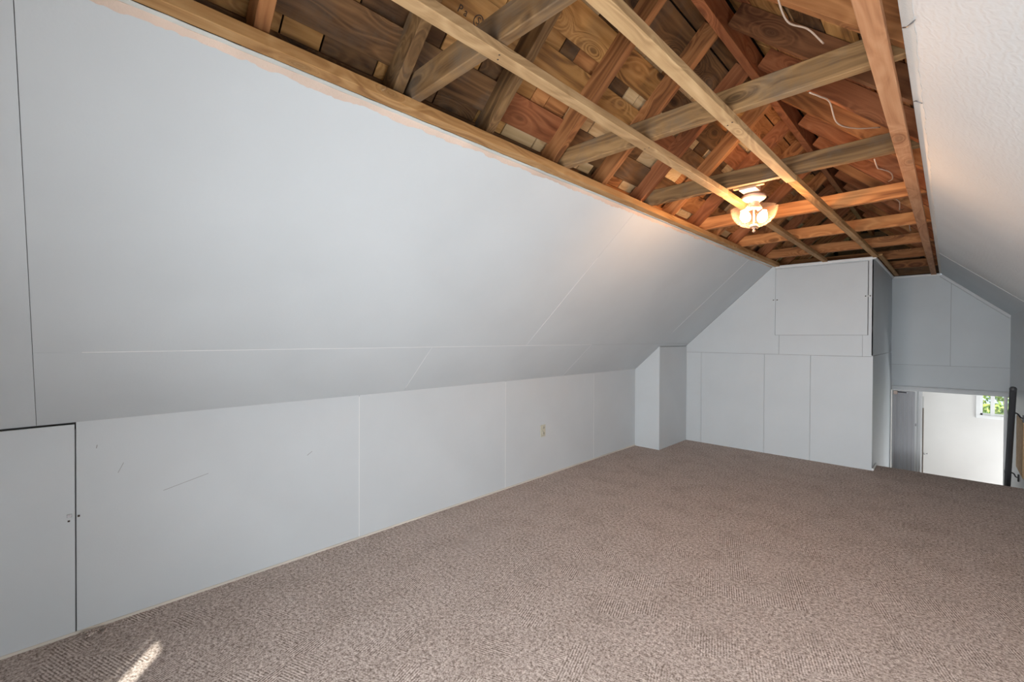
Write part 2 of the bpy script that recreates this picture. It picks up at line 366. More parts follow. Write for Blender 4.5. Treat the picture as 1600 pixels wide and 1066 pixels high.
# torn edge: gypsum core then ragged paper
def ragged(name, yA, yB, fn_in, fn_out, m, parent, n=1100, zoff=.0, zf=zl):
    bm = bmesh.new(); prev = None
    for i in range(n+1):
        y = yA+(yB-yA)*i/n; xi, xo = fn_in(y), fn_out(y)
        v = [bm.verts.new((xi, y, zf(xi)-zoff)), bm.verts.new((xo, y, zf(xo)-zoff)), bm.verts.new((xo, y, zf(xo)+.002)), bm.verts.new((xi, y, zf(xi)+.002))]
        if prev:
            for k in range(4): bm.faces.new((prev[k], prev[(k+1) % 4], v[(k+1) % 4], v[k]))
        else: bm.faces.new(v)
        prev = v
    bm.faces.new(prev[::-1])
    return link_bm(name, bm, m, parent)
rn = [random.uniform(-1, 1) for _ in range(4000)]
def nz(y, f, o=0):
    u = y*f+500+o; i = int(u); s = u-i; s = s*s*(3-2*s); return rn[i % 4000]*(1-s)+rn[(i+1) % 4000]*s
ragged('torn_paper', YB, 5.82, lambda y: -1.4775+.0016*nz(y, 12, 5), lambda y: XT-.010-.004*min(1, max(0, (2.5-y)/2))-.001+.003*nz(y, 9)+.0026*nz(y, 38, 70)+.0018*nz(y, 90, 12)+.004*min(1, max(0, (y-3)/3)), M_paper, cl, zoff=.0016)
ragged('broken_gypsum_edge', YB, 5.82, lambda y: -1.4475+.002*nz(y, 25, 44), lambda y: -1.4800+.0028*nz(y, 14, 33)+.0022*nz(y, 60, 9), M_gyp, cl, zoff=0, zf=lambda x: 2.1765+(-1.4475-x)*.19)

# ------------------------------------------------------------------ corner boxing and end wall
cx, cy = -2.480, 5.050
cr = prism('wall_corner_boxing', [(XW+.001, 0), (cx-.01, 0), (cx-.01, zl(cx-.01)-.004), (XW+.001, KN-.002)], cy+.01, YE-.002, 'y', M_gap)
tag(cr, 'boxed out pale column in the far left corner', None, None, 'structure')
prism('panel', [(XW+.001, .0), (cx, .0), (cx, zl(cx)-.004), (XW+.001, KN-.003)], cy, cy+.01, 'y', M_wall, cr)
box('panel', (cx-.01, cy+.0105, .0), (cx, YE-.002, zl(cx-.01)-.008), M_wall, cr, .001)
we = prism('wall_end', [(XW, -.02), (XB-.014, -.02), (XB-.014, 2.19), (-1.46, 2.185), (XW, KN)], YE+.012, YE+.06, 'y', M_gap)
tag(we, 'pale grey end wall of painted sheets under the gable slope', None, None, 'structure')
ZS = 1.166; g = .0013
def ep(pts, parent=we, name='panel', y0=YE, y1=YE+.012, m=M_wall): return prism(name, pts, y0, y1, 'y', m, parent)
xs = [XW, -2.286, -1.553, -1.094, XB]
for a, b2 in zip(xs, xs[1:]):
    if a == XW: ep([(a, 0), (b2-g, 0), (b2-g, ZS-g), (-2.60, ZS-g), (XW, zl(XW))])
    else: ep([(a+g, 0), (b2-(g if b2 != XB else 0), 0), (b2-(g if b2 != XB else 0), ZS-g), (a+g, ZS-g)])
xh0, xh1, zh0, zh1 = -1.443, -.600, 1.388, 2.150
xl, xr_ = -1.403, -.640
ep([(zz, ZS+g) if False else (-2.578, ZS+g), (xl-g, ZS+g), (xl-g, zh0-g), (xh0-g, zh0-g), (xh0-g, zl(xh0)-.004), (-2.578, zl(-2.578)-.002)])
ep([(xl+g, ZS+g), (xr_-g, ZS+g), (xr_-g, zh0-g), (xl+g, zh0-g)])
ep([(xr_+g, ZS+g), (XB, ZS+g), (XB, 2.17), (xh1+.006, 2.17), (xh1+.006, zh0-g), (xr_+g, zh0-g)])
ep([(xh0, zh1+.003), (xh1+.006, zh1+.003), (xh1+.006, 2.17), (xh0, 2.17)])
d2 = empty('door_2', ((xh0+xh1)/2, YE, zh0)); tag(d2, 'flush square hatch high on the end wall, held by small turn buttons', None, None, 'structure')
box('hatch_panel', (xh0+.002, YE-.006, zh0+.001), (xh1-.001, YE+.010, zh1), M_wall, d2, .002)
for xx, zz in ((xh0+.002, 1.795), (xh1+.001, 1.790)):
    box('turn_button', (xx-.022, YE-.013, zz-.006), (xx+.022, YE-.007, zz+.006), M_trimgrey, d2, .002)
    for s in (-1, 1):
        o = lathe('screw', [(0, 0), (.006, 0), (.0055, .004), (0, .005)], M_nail, (0, 0, 0), d2, 10)
        o.matrix_basis = WM[d2.name].inverted() @ (Matrix.Translation((xx+s*.019, YE-.012, zz)) @ Matrix.Rotation(PI/2, 4, 'X'))
box('panel', (xl, YE-.0012, 1.172), (xl+.002, YE, 1.386), M_gap, we)
# side wall of the block beside the stairs
ws = box('wall_stair_left', (XB-.060, YE+.061, -2.3), (XB-.014, Y2+.0, 2.19), M_gap); tag(ws, 'side of the closet block facing the stairs', None, None, 'structure')
box('panel', (XB-.013, YE+.0, ZS+.010), (XB, Y2, 2.17), M_wall, ws, .001)
box('panel', (XB-.013, YE+.0125, .0), (XB, YF+.02, ZS+.007), M_wall, ws, .001)
box('panel', (XB-.013, YF+.0215, -2.3), (XB, Y2, ZS+.007), M_wall, ws, .001)

# ------------------------------------------------------------------ far stair wall with its opening
ZH = .672
wf = prism('wall_far', [(XB, ZH+.05), (XR, ZH+.05), (XR, zr(XR)-.002), (-.10, 2.19), (XB, 2.19)], Y2+.011, Y2+.10, 'y', M_gap)
tag(wf, 'grey wall of painted sheets above the stair opening', None, None, 'structure')
xm, zm = .011, 1.010
ep([(XB, ZH+.045), (xm-.0, ZH+.045), (xm, zm-g), (XB, zm-g)], wf, 'panel', Y2, Y2+.011)
ep([(xm, ZH+.045), (XR, ZH+.045), (XR, zm-g), (xm, zm-g)], wf, 'panel', Y2, Y2+.011)
ep([(XB, zm+g), (xm-g, zm+g), (xm-g, zr(xm)-.003), (-.10, 2.185), (XB, 2.185)], wf, 'panel', Y2, Y2+.011)
ep([(xm+g, zm+g), (XR, zm+g), (XR, zr(XR)-.004), (xm+g, zr(xm)-.003)], wf, 'panel', Y2, Y2+.011)
hd = empty('trim_1', (0, Y2, ZH)); tag(hd, 'stepped grey moulding along the head of the stair opening', None, None, 'structure')
box('moulding_board', (XB+.001, Y2-.022, ZH-.005), (XR-.001, Y2+.095, ZH+.040), M_trimgrey, hd, .004)
box('moulding_lip', (XB+.001, Y2-.036, ZH+.036), (XR-.001, Y2-.001, ZH+.056), M_trimgrey, hd, .006)
# white cove trims under the open ceiling
def trim(name, p0, p1, wd, th, up, label, m=M_trim):
    return tag(board(name, p0, p1, wd, th, up, m, None, bev=min(wd, th)*.3), label, None, None, 'structure')
trim('trim_2', (-1.44, YE-.010, 2.176), (XB+.012, YE-.010, 2.176), .020, .028, (0, 0, 1), 'white cove strip along the top of the end wall')
trim('trim_3', (XB+.010, YE-.02, 2.176), (XB+.010, Y2-.02, 2.176), .020, .028, (0, 0, 1), 'white cove strip along the top of the block side')
trim('trim_4', (XB, Y2-.010, 2.176), (-.085, Y2-.010, 2.176), .020, .028, (0, 0, 1), 'white cove strip above the far stair wall')
trim('trim_5', (-.085, Y2-.012, zr(-.085)-.022), (XR+.0, Y2-.012, zr(XR)-.022), .024, .040, tuple(nr), 'sloping grey strip where the right ceiling meets the far wall', M_trimgrey)
trim('trim_6', (XB+.008, YE+.0, .012), (XB+.008, YF-.01, .012), .016, .024, (0, 0, 1), 'short white quarter round at the foot of the block corner')

# ------------------------------------------------------------------ right sloped ceiling and right walls
def rsheet(parent, xa, xb2, ya, yb, m=M_plaster, th=.012):
    a = Vector((xa, 0, zr(xa))); b2 = Vector((xb2, 0, zr(xb2))); t2 = nr*th
    return prism('panel', [(a.x, a.z), (b2.x, b2.z), (b2.x+t2.x, b2.z+t2.z), (a.x+t2.x, a.z+t2.z)], ya, yb, 'y', m, parent)
a = Vector((-.04, 0, zr(-.04)))+nr*.013; b2 = Vector((XK+.05, 0, zr(XK+.05)))+nr*.013
crt = prism('ceiling_right', [(a.x, a.z), (b2.x, b2.z), (b2.x+nr.x*.03, b2.z+nr.z*.03), (a.x+nr.x*.03, a.z+nr.z*.03)], YB, Y2+.1, 'y', M_gap)
tag(crt, 'white swirled plaster sloped ceiling on the right', None, None, 'structure')
rsheet(crt, -.100, XK, YB, 5.93); rsheet(crt, -.100, XR+.02, 5.932, Y2, M_slope)
board('joint_bead', (-.085, 5.93, zr(-.085)-.001), (XR, 5.93, zr(XR)-.001), .010, .003, tuple(nr), M_trim, crt)
ragged('stripped_tape', YB, Y2-.02, lambda y: -.0985, lambda y: -.072+.0025*nz(y, 8, 11)+.0022*nz(y, 40, 99)-.006*min(1, max(0, (y-2)/3)), M_paperw, crt, zoff=.0016, zf=zr)
wr = box('wall_right', (XK, YB, -.05), (XK+.06, YF+.02, zr(XK)+.02), M_wall); tag(wr, 'right knee wall', None, None, 'structure')
fill_fr = empty('fill_light_frame', (XK, 2.4, .2)); tag(fill_fr, 'unseen frame added around the right fill light', None, None, 'structure')  # casing on a solid wall, added to go with the right fill
for lo, hi in (((XK-.03, 1.15, .14), (XK-.001, 3.65, .18)), ((XK-.03, 1.15, .98), (XK-.001, 3.65, 1.0)), ((XK-.03, 1.15, .18), (XK-.001, 1.19, .98)), ((XK-.03, 3.61, .18), (XK-.001, 3.65, .98)), ((XK-.03, 2.38, .18), (XK-.001, 2.42, .98))):
    box('casing', lo, hi, M_trim, fill_fr)
wr2 = box('wall_stair_right', (XR+.012, 6.02, -2.3), (XR+.06, Y2+.1, zr(XR)-.06), M_gap); tag(wr2, 'grey wall on the right of the stairs', None, None, 'structure')
box('panel', (XR, 6.0, -2.3), (XR+.012, Y2+.1, zr(XR)-.001), M_trimgrey, wr2)
box('panel', (XR+.06, 6.02, -.12), (XK, 6.06, zr(XK)-.02), M_wall, wr2)
tb = box('tan_wall_patch', (XR-.007, 6.42, .02), (XR-.0005, 7.02, .56), M_tanpatch, None, .002); tag(tb, 'thin tan patch on the stair wall behind the handrail', 'panel')  # thin tan rectangle set on the stair wall

# handrail
hr = empty('handrail', (.43, 6.25, .87)); tag(hr, 'charcoal handrail with rounded end running down the stairs at the right', 'handrail')
p0, p1 = Vector((.428, 6.235, .885)), Vector((.452, 7.62, -1.50))
board('rail', p0, p1, .048, .046, (1, 0, 0), M_rail, hr, bev=.014)
d = (p1-p0).normalized()
o = lathe('rail_end_cap', [(0, -.026), (.016, -.022), (.024, -.010), (.025, .0), (.024, .010), (.016, .022), (0, .026)], M_rail, p0, hr, 20)
for s, wz in ((.27, .02), (1.02, -.02), (2.1, -.02)):
    q = p0+d*s
    br = tube('bracket', spline([q+Vector((.022, .0, -.0)), q+Vector((.040, .01, -.012)), (XR-.004-.02, q.y+.04, q.z-.045), (XR-.006, q.y+.05, q.z-.052)]), .006, M_dark, hr)
    box('bracket_plate', (XR-.012, q.y+.035, q.z-.092), (XR-.006 if s < .9 else XR-.0005, q.y+.06, q.z-.02), M_dark, br, .002)
    board('bracket_saddle', q+Vector((-.026, 0, 0))-d*.006, q+Vector((-.026, 0, 0))+d*.006, .046, .003, (1, 0, 0), M_steel, br)

# stairs (carpeted) and lower hall
n = 10; pts = [(YF, -.122)]
for i in range(n):
    y = YF+(i)*.175; z = -.122-(i+1)*.2178
    pts += [(y, z), (y+.175, z)] 
pts = [(YF-.15, -.122)]+pts+[(YF+n*.175, -2.4), (YF-.15, -2.4)]
st_ = prism('staircase', pts, XB+.001, XR-.001, 'x', M_carpet); tag(st_, 'carpeted steep stairs going down beyond the carpet edge', 'stairs')
hf = box('floor.001', (-1.2, YF, -2.46), (2.2, 9.7, -2.30), M_carpet); tag(hf, 'lower hall floor at the foot of the stairs', None, None, 'structure')
YH = 9.6
hw = empty('wall_hall', (0, YH, 0)); tag(hw, 'bright white wall of the lower hall seen through the opening', None, None, 'structure')
wx0, wx1, wz0, wz1 = .335, .905, .225, .66
for nm, lo, hi in (('panel', (-1.2, YH, -2.3), (2.2, YH+.1, wz0)), ('panel', (-1.2, YH, wz0), (wx0, YH+.1, .75)), ('panel', (wx1, YH, wz0), (2.2, YH+.1, .75)), ('panel', (wx0, YH, wz1), (wx1, YH+.1, .75))):
    box(nm, lo, hi, M_hall, hw)
for nm, lo, hi in (('wall_hall_left', (-1.25, Y2+.1, -2.3), (-1.2, YH, .8)), ('wall_hall_right', (2.2, Y2+.1, -2.3), (2.25, YH, .8)), ('ceiling_hall', (-1.25, Y2+.1, .75), (2.25, YH+.1, .8))):
    tag(box(nm, lo, hi, M_hall), 'plain white shell of the lower hall', None, None, 'structure')
tag(box('wall_hall_near', (XR+.06, Y2+.02, -2.3), (2.2, Y2+.1, .8), M_hall), 'plain white near wall of the lower hall', None, None, 'structure')
tag(box('wall_hall_near.001', (-1.2, Y2+.02, -2.3), (XB-.014, Y2+.1, .8), M_hall), 'plain white near wall of the lower hall', None, None, 'structure')
w1 = empty('window_1', ((wx0+wx1)/2, YH, wz0)); tag(w1, 'small white two pane window with green leaves outside', None, None, 'structure')
fw = .028
for lo, hi in (((wx0-.045, YH-.015, wz0-.045), (wx1+.045, YH, wz0)), ((wx0-.045, YH-.015, wz1), (wx1+.045, YH, wz1+.045)), ((wx0-.045, YH-.015, wz0), (wx0, YH, wz1)), ((wx1, YH-.015, wz0), (wx1+.045, YH, wz1))):
    box('casing', lo, hi, M_trim, w1, .003)
xmid = .462
for lo, hi in (((wx0, YH+.01, wz0), (wx1, YH+.05, wz0+fw)), ((wx0, YH+.01, wz1-fw), (wx1, YH+.05, wz1)), ((wx0, YH+.01, wz0), (wx0+fw, YH+.05, wz1)), ((wx1-fw, YH+.01, wz0), (wx1, YH+.05, wz1)), ((xmid-.022, YH+.005, wz0), (xmid+.022, YH+.05, wz1)), ((.70, YH+.005, wz0), (.735, YH+.05, wz1))):
    box('sash', lo, hi, M_trim, w1, .002)
for x0, x1 in ((wx0+fw, xmid-.022), (xmid+.022, .70), (.735, wx1-fw)):
    box('pane', (x0, YH+.028, wz0+fw), (x1, YH+.032, wz1-fw), M_glass, w1)

# folding door, jambs, door edge
d3 = empty('door_3', (-.4, Y2+.06, -2.3)); tag(d3, 'grey folding accordion door gathered at the left of the opening', None, None, 'structure')
nx = 11; x0, x1 = XB+.006, -.318
for i in range(nx):
    xa = x0+(x1-x0)*i/nx; xb_ = x0+(x1-x0)*(i+1)/nx; s = 1 if i % 2 else -1
    board('fold', ((xa+xb_)/2, Y2+.055, -2.28), ((xa+xb_)/2, Y2+.055, .655), (xb_-xa)*1.15, .004, (s*.75, -1, 0), M_accord, d3, bev=.001)
box('lead_post', (-.318, Y2+.035, -2.28), (-.296, Y2+.075, .655), M_trim, d3, .003)
box('catch', (-.532, Y2+.004, .606), (-.490, Y2+.040, .652), M_brass, d3, .003)
tube('catch_rod', [(-.495, Y2+.028, .638), (-.40, Y2+.028, .634)], .006, M_dark, d3)
box('catch_rod_end', (-.40, Y2+.02, .626), (-.387, Y2+.036, .641), M_trim, d3, .003)
box('pull_handle', (-.313, Y2+.022, .20), (-.301, Y2+.035, .235), M_steel, d3, .003)
trim('trim_7', (-.270, Y2+.055, -2.3), (-.270, Y2+.055, .665), .050, .05, (0, 1, 0), 'white jamb strip beside the folding door')
db = empty('door_4', (-.24, 8.35, -2.3)); tag(db, 'dark brown door edge standing open in the hall', None, None, 'structure')
box('door_edge', (-.300, 8.30, -2.28), (-.242, 8.345, .40), M_brownedge, db, .002)
box('head_block', (-.300, 8.30, .405), (-.242, 8.34, .56), M_hall, db, .002)
trim('trim_8', (.488, Y2+.055, -2.3), (.488, Y2+.055, .665), .030, .05, (0, 1, 0), 'white jamb strip at the right side of the stair opening')
hk = empty('coat_hook', (-.235, YH, -.43)); tag(hk, 'small chrome hook on the white hall wall', 'hook')
box('hook_plate', (-.315, YH-.004, -.46), (-.289, YH, -.41), M_steel, hk, .002)
tube('hook_arm', spline([(-.303, YH-.004, -.42), (-.288, YH-.05, -.425), (-.268, YH-.065, -.46), (-.243, YH-.05, -.47), (-.233, YH-.03, -.45)]), .008, M_steel, hk)

# greenery outside the hall window
tree = empty('leafy_tree', (.9, 12.0, -2.6)); tag(tree, 'bright green leafy tree outside the small hall window', 'tree')
tube('trunk', [(.9, 12.0, -2.6), (.85, 12.0, -.6), (.95, 12.05, .8)], .08, M_bark, tree, rs=[.1, .08, .04])
bm = bmesh.new(); rr = random.Random(3)
for _ in range(2600):
    c = Vector((.85+rr.gauss(0, .55), 12.0+rr.gauss(0, .4), .35+rr.gauss(0, .6)))
    u = Vector((rr.gauss(0, 1), rr.gauss(0, 1), rr.gauss(0, 1))).normalized(); v = u.orthogonal().normalized(); s = rr.uniform(.035, .07)
    vs = [bm.verts.new(c+u*s), bm.verts.new(c+v*s*.45), bm.verts.new(c-u*s), bm.verts.new(c-v*s*.45)]
    bm.faces.new(vs).material_index = rr.choice((0, 1, 1))
tag(link_bm('foliage', bm, [M_leaf, M_leaf2], tree), None, None, None, 'stuff')
tag(box('ground', (-30, -30, -2.75), (30, 40, -2.62), M_grass), 'lawn around the house', None, None, 'structure')

# ------------------------------------------------------------------ gable wall behind the photographer with a window and added curtains
gx0, gx1, gz0, gz1 = -1.3, .15, .75, 1.82
gw = empty('wall_back', (-.8, YB, 0)); tag(gw, 'gable wall behind the photographer', None, None, 'structure')
for pts_ in ([(XW-.1, -.1), (XK+.1, -.1), (XK+.1, gz0), (XW-.1, gz0)], [(XW-.1, gz0), (gx0, gz0), (gx0, gz1), (XW-.1, gz1)], [(gx1, gz0), (XK+.1, gz0), (XK+.1, gz1), (gx1, gz1)], [(XW-.1, gz1), (XK+.1, gz1), (-.2, 3.05), (-1.4, 3.05)]):
    prism('panel', pts_, YB-.1, YB, 'y', M_wall, gw)
w2 = empty('window_2', ((gx0+gx1)/2, YB-.05, gz0)); tag(w2, 'white gable window behind the photographer', None, None, 'structure')
for lo, hi in (((gx0, YB-.08, gz0), (gx1, YB-.03, gz0+.04)), ((gx0, YB-.08, gz1-.04), (gx1, YB-.03, gz1)), ((gx0, YB-.08, gz0), (gx0+.04, YB-.03, gz1)), ((gx1-.04, YB-.08, gz0), (gx1, YB-.03, gz1)), ((-.406, YB-.08, gz0), (-.384, YB-.05, gz1))):  # narrow upright bar added to split the sun streak
    box('sash', lo, hi, M_trim, w2)
box('pane', (gx0+.04, YB-.057, gz0+.04), (gx1-.04, YB-.053, gz1-.04), M_glass, w2)
for x0_, x1_ in ((gx0-.1, -.560), (-.395, gx1+.12)):  # curtains added to cut the sun to a narrow streak
    bm = bmesh.new(); k = 40; prev = None
    for i in range(k+1):
        x = x0_+(x1_-x0_)*i/k; y = YB+.03+.012*math.sin(i*1.5)
        v = [bm.verts.new((x, y, gz0-.2)), bm.verts.new((x, y, gz1+.08)), bm.verts.new((x, y+.004, gz1+.08)), bm.verts.new((x, y+.004, gz0-.2))]
        if prev:
            for q in range(4): bm.faces.new((prev[q], prev[(q+1) % 4], v[(q+1) % 4], v[q]))
        else: bm.faces.new(v)
        prev = v
    bm.faces.new(prev[::-1])
    tag(link_bm('curtain', bm, M_curtain), 'white curtain added to narrow the sun to a slit, %s side' % ('wider' if x0_ < -1 else 'narrower'), 'curtain')
tag(tube('curtain_rod', [(gx0-.2, YB+.035, gz1+.085), (gx1+.2, YB+.035, gz1+.085)], .01, M_steel), 'thin steel rod carrying the added curtains of the gable window', 'curtain rod')

# ------------------------------------------------------------------ open ceiling: rafters, ridge, joists
ORD = ['first', 'second', 'third', 'fourth', 'fifth', 'sixth', 'seventh', 'eighth', 'ninth', 'tenth', 'eleventh', 'twelfth', 'thirteenth', 'fourteenth', 'fifteenth', 'sixteenth', 'seventeenth']
XRG, ZRG = -.772, 2.833
RD, RT = .095, .042
SR = 1.0
Sl = (XRG-XC)*math.sqrt(1+MS*MS)                 # slope length from opening edge to ridge
Pl = Vector((XC, 0, ZC)); 
xr0 = -.10; Pr = Vector((xr0, 0, 2.217)); mr = .92; Srr = (xr0-XRG)*math.sqrt(1+mr*mr)
Yk = [.8625+.449*(k-1) for k in range(0, 16)]
for k, y in enumerate(Yk):
    m = M_fir if k not in (1, 2) else M_weather
    if k >= 4 and k % 2: m = M_red
    a = Pl+el*(-.10)+nl*(RD/2+.014); b2 = Pl+el*(Sl-.030)+nl*(RD/2)
    tag(board('rafter', (a.x, y, a.z), (b2.x, y, b2.z), RT, RD, tuple(nl), m, None, .002, seg=3),
        'rafter on the left roof slope, %s from the near end of the opening' % ORD[k], 'rafter', 'left rafters above the open ceiling')
    a = Pr+er*(-.16)+nr*(RD/2); b2 = Pr+er*(Srr-.030)+nr*(RD/2)
    tag(board('rafter', (a.x, y, a.z), (b2.x, y, b2.z), RT, RD, tuple(nr), (M_fir_shaded if k < 5 else M_red) if k % 3 else M_fir, None, .002, seg=3),
        'rafter on the right roof slope, %s from the near end of the opening' % ORD[k], 'rafter', 'right rafters above the open ceiling')
tag(board('ridge_board', (XRG-.001, YB+.02, ZRG+.015), (XRG-.001, Y2+.05, ZRG+.015), .040, .135, (0, 0, 1), M_red), 'orange ridge board running under the roof peak', 'ridge board')
Jy = [.895+.8975*j for j in range(8)]
NJ = []
for j, y in enumerate(Jy):
    m = M_weather if j < 3 else M_orange
    if j >= 5: m = M_fir
    x0, x1 = -1.505, -.065
    o = board('ceiling_joist', (x0+.035, y+.019, ZC+.044+random.uniform(-.002, .002)), (x1, y+.019, ZC+.044), .038, .092, (0, 0, 1), m, None, .002, .003, 6)
    tag(o, '%s crossing the ceiling opening, %s from the near end' % ('weathered grey brown joist' if j < 3 else 'orange joist', ORD[j]), 'joist', 'joists across the open ceiling')

# strapping under the joists, edge timbers
ST = []
def strap(name, p0, p1, wd, th, m, label, cat, nails=True):
    o = board(name, p0, p1, wd, th, (0, 0, 1), m, None, .003, .002, 8); tag(o, label, cat)
    if nails:
        a, b2 = Vector(p0), Vector(p1); d = (b2-a).normalized()
        for y in Jy:
            if a.y+.02 < y+.019 < b2.y-.02:
                q = a+d*((y+.019-a.y)/d.y)
                for s in range(2):
                    c = q+Vector((random.uniform(-.014, .014), random.uniform(-.014, .014), -th/2-.0006))
                    lathe('nail_head', [(0, -.0005), (.0032, -.0005), (.0032, .001), (0, .001)], M_nail, c, o, 8)
    return o
zs = 2.1945
strap('furring_strip', (-.978, YB+.03, zs), (-.942, 2.715, zs), .046, .032, M_pale, 'pale pine strip under the joists, left line, nearer length', 'furring strip')
strap('furring_strip', (-.942, 2.718, zs), (-.965, 5.80, zs), .044, .032, M_straporange, 'pine strip left of the light, from the light to the end wall', 'furring strip')
strap('furring_strip', (-.648, YB+.03, zs), (-.605, 2.715, zs), .046, .032, M_pale, 'pale pine strip under the joists, right line, nearer length', 'furring strip')
strap('furring_strip', (-.600, 2.718, zs), (-.540, 5.80, zs), .044, .032, M_straporange, 'pine strip right of the light, ending over the end wall hatch', 'furring strip')
strap('furring_strip', (-.510, 5.825, zs+.008), (-.510, Y2-.02, zs+.008), .040, .018, M_straporange, 'short pine strip along the top of the block beside the stairs', 'furring strip')
strap('edge_timber', (XC+.022, YB+.03, 2.198), (XC+.018, YE-.01, 2.198), .050, .038, M_straporange, 'pine timber along the torn left edge of the ceiling opening', 'timber')
strap('edge_timber', (-.158, YB+.03, 2.193), (-.150, Y2-.02, 2.193), .050, .034, M_edge_lit, 'timber coloured as lamplit along the right edge of the ceiling opening', 'timber')
# ------------------------------------------------------------------ roof sheathing, board by board, with shingles showing in the gaps
def roof(name, P0, e, nn, s0, s1, label):
    a = P0+e*s0+nn*(RD+.050); b2 = P0+e*s1+nn*(RD+.050)
    rf = prism(name, [(a.x, a.z), (b2.x, b2.z), (b2.x+nn.x*.05, b2.z+nn.z*.05), (a.x+nn.x*.05, a.z+nn.z*.05)], YB-.1, Y2+.12, 'y', M_felt)
    tag(rf, label, None, None, 'structure'); return rf
ro_l = roof('roof_left', Pl, el, nl, -2.0, Sl+.145*MS, 'underside of the left roof slope, boards and cedar shingles')
ro_r = roof('roof_right', Pr, er, nr, -1.9, Srr+.145*MS, 'underside of the right roof slope, boards and cedar shingles')
ROWS_L = []
def sheath(rf, P0, e, nn, s_lo, s_hi, seed):
    rg = random.Random(seed); s = s_lo; row = 0
    while s < s_hi-.05:
        wdt = rg.choice((.135, .15, .17)); wdt = min(wdt, s_hi-s); gap = rg.choice((.006, .055, .070))
        if rf is ro_l: ROWS_L.append(s+wdt/2)
        yk = [YB+.02]+Yk+[Y2+.08]
        idx = 0
        while idx < len(yk)-1:
            near = yk[idx] < 1.3
            step = rg.choice((2, 3)) if near else rg.choice((1, 1, 2)); j2 = min(len(yk)-1, idx+step)
            pool = (M_tan, M_tan, M_tan, M_tan, M_brown) if near else (M_orange, M_orange, M_tan, M_red, M_brown)
            off = nn*(RD+.010+rg.uniform(0, .0015)); c = P0+e*(s+wdt/2)+off
            board('sheathing_board', (c.x, yk[idx]+.002, c.z), (c.x, yk[j2]-.002, c.z), wdt-.003, .018, tuple(nn), rg.choice(pool), rf, .0, .001)
            idx = j2
        if gap > .03:      # shingles seen through the gap
            y = YB+.05 if s < .3 else YB+.05
            while y < Y2:
                ww = rg.uniform(.09, .22); c = P0+e*(s+wdt+gap/2)+nn*(RD+.028+rg.uniform(0, .006))
                if y+ww > .1:
                    board('shingle', (c.x, y+.002, c.z), (c.x, y+ww-.004, c.z), gap+.05, .008, tuple(nn), rg.choice((M_creamw, M_creamw, M_creamw, M_orange, M_brown) if y > 1.4 else (M_brown, M_tan, M_tan)), rf, 0, .0005)
                y += ww
        s += wdt+gap
sheath(ro_l, Pl, el, nl, -.36, Sl+.075, 11)
sheath(ro_r, Pr, er, nr, -.20, Srr+.075, 23)
# far gable of the attic
gf = empty('wall_gable', (XRG, Y2+.06, 2.2)); tag(gf, 'dark boarded gable at the far end of the attic', None, None, 'structure')
for i in range(6):
    z0_ = 2.205+i*.105; xa = XC+.0+(z0_-ZC)/MS-.05; xb_ = -.10-(z0_-2.2)/.92+.05
    if xb_-xa > .1: board('gable_board', (xa, Y2+.05, z0_+.05), (xb_, Y2+.05, z0_+.05), .102, .02, (0, 1, 0), M_brown, gf)
prism('gable_backing', [(XC-.15, 2.20), (.05, 2.20), (xr0+.05, 2.36), (XRG, ZRG+.20), (XC-.15, 2.32)], Y2+.065, Y2+.11, 'y', M_felt, gf)
# ------------------------------------------------------------------ ceiling light
lx, ly = -.825, 2.86
lt = empty('ceiling_light', (lx, ly, 2.14)); tag(lt, 'antique white ceiling light with clear glass bowl and two lit bulbs', 'light fixture')
box('junction_box', (lx-.045, Jy[2]+.040, 2.195), (lx+.045, Jy[2]+.135, 2.245), M_brass, lt, .004)
box('mounting_block', (lx-.075, Jy[2]+.0385, 2.206), (lx+.085, Jy[2]+.062, 2.25), M_straporange, lt, .002)
lathe('canopy', [(0, .020), (.040, .018), (.058, .010), (.063, .0), (.062, -.008), (.050, -.018), (.034, -.026), (.028, -.030), (0, -.030)], M_brass, (lx, ly, 2.178), lt, 40)
lathe('neck', [(0, .004), (.030, .004), (.030, -.004), (.027, -.020), (.031, -.032), (.034, -.038), (0, -.038)], M_brass, (lx, ly, 2.152), lt, 32)
zb = 2.112
prof = []
for i in range(15):
    th = PI/2*i/14; prof.append((.121*math.sin(th)**.85 if th else 0, zb-.004-.106*math.cos(th)**1.05))
inner = [(max(0, r-.004), z+.004) for r, z in prof[::-1]]
lathe('glass_bowl', prof+[(.123, zb), (.119, zb+.001)]+inner, M_bowl, (lx, ly, 0), lt, 56)
tube('centre_rod', [(lx, ly, 2.12), (lx, ly, zb-.110)], .0045, M_brass, lt)
lathe('bowl_washer', [(0, .014), (.018, .010), (.024, 0), (.022, -.002), (0, -.002)], M_brass, (lx, ly, zb-.104), lt, 24)
fi = lathe('finial', [(0, .0), (.010, -.001), (.011, -.006), (.006, -.010), (.004, -.013), (.007, -.018), (.008, -.023), (.005, -.028), (0, -.030)], M_brass, (lx, ly, zb-.110), lt, 20)
for s in (-1, 1):
    q = Vector((lx, ly, zb-.010)); dv = Vector((R.x*s, R.y*s, 0)).normalized()
    so_ = tube('socket', [q+dv*.022+Vector((0, 0, .030)), q+dv*.036+Vector((0, 0, .004))], .014, M_ivory, lt, 14)
    bl = lathe('bulb', [(0, -.040), (.012, -.037), (.022, -.028), (.027, -.014), (.027, -.002), (.022, .012), (.015, .024), (.012, .034), (0, .034)], M_glow, (0, 0, 0), lt, 24)
    bl.matrix_basis = WM[lt.name].inverted() @ (Matrix.Translation(q+dv*.052+Vector((0, 0, -.032))) @ Matrix.Rotation(s*.35, 4, Vector((-R.y, R.x, 0)).normalized()))

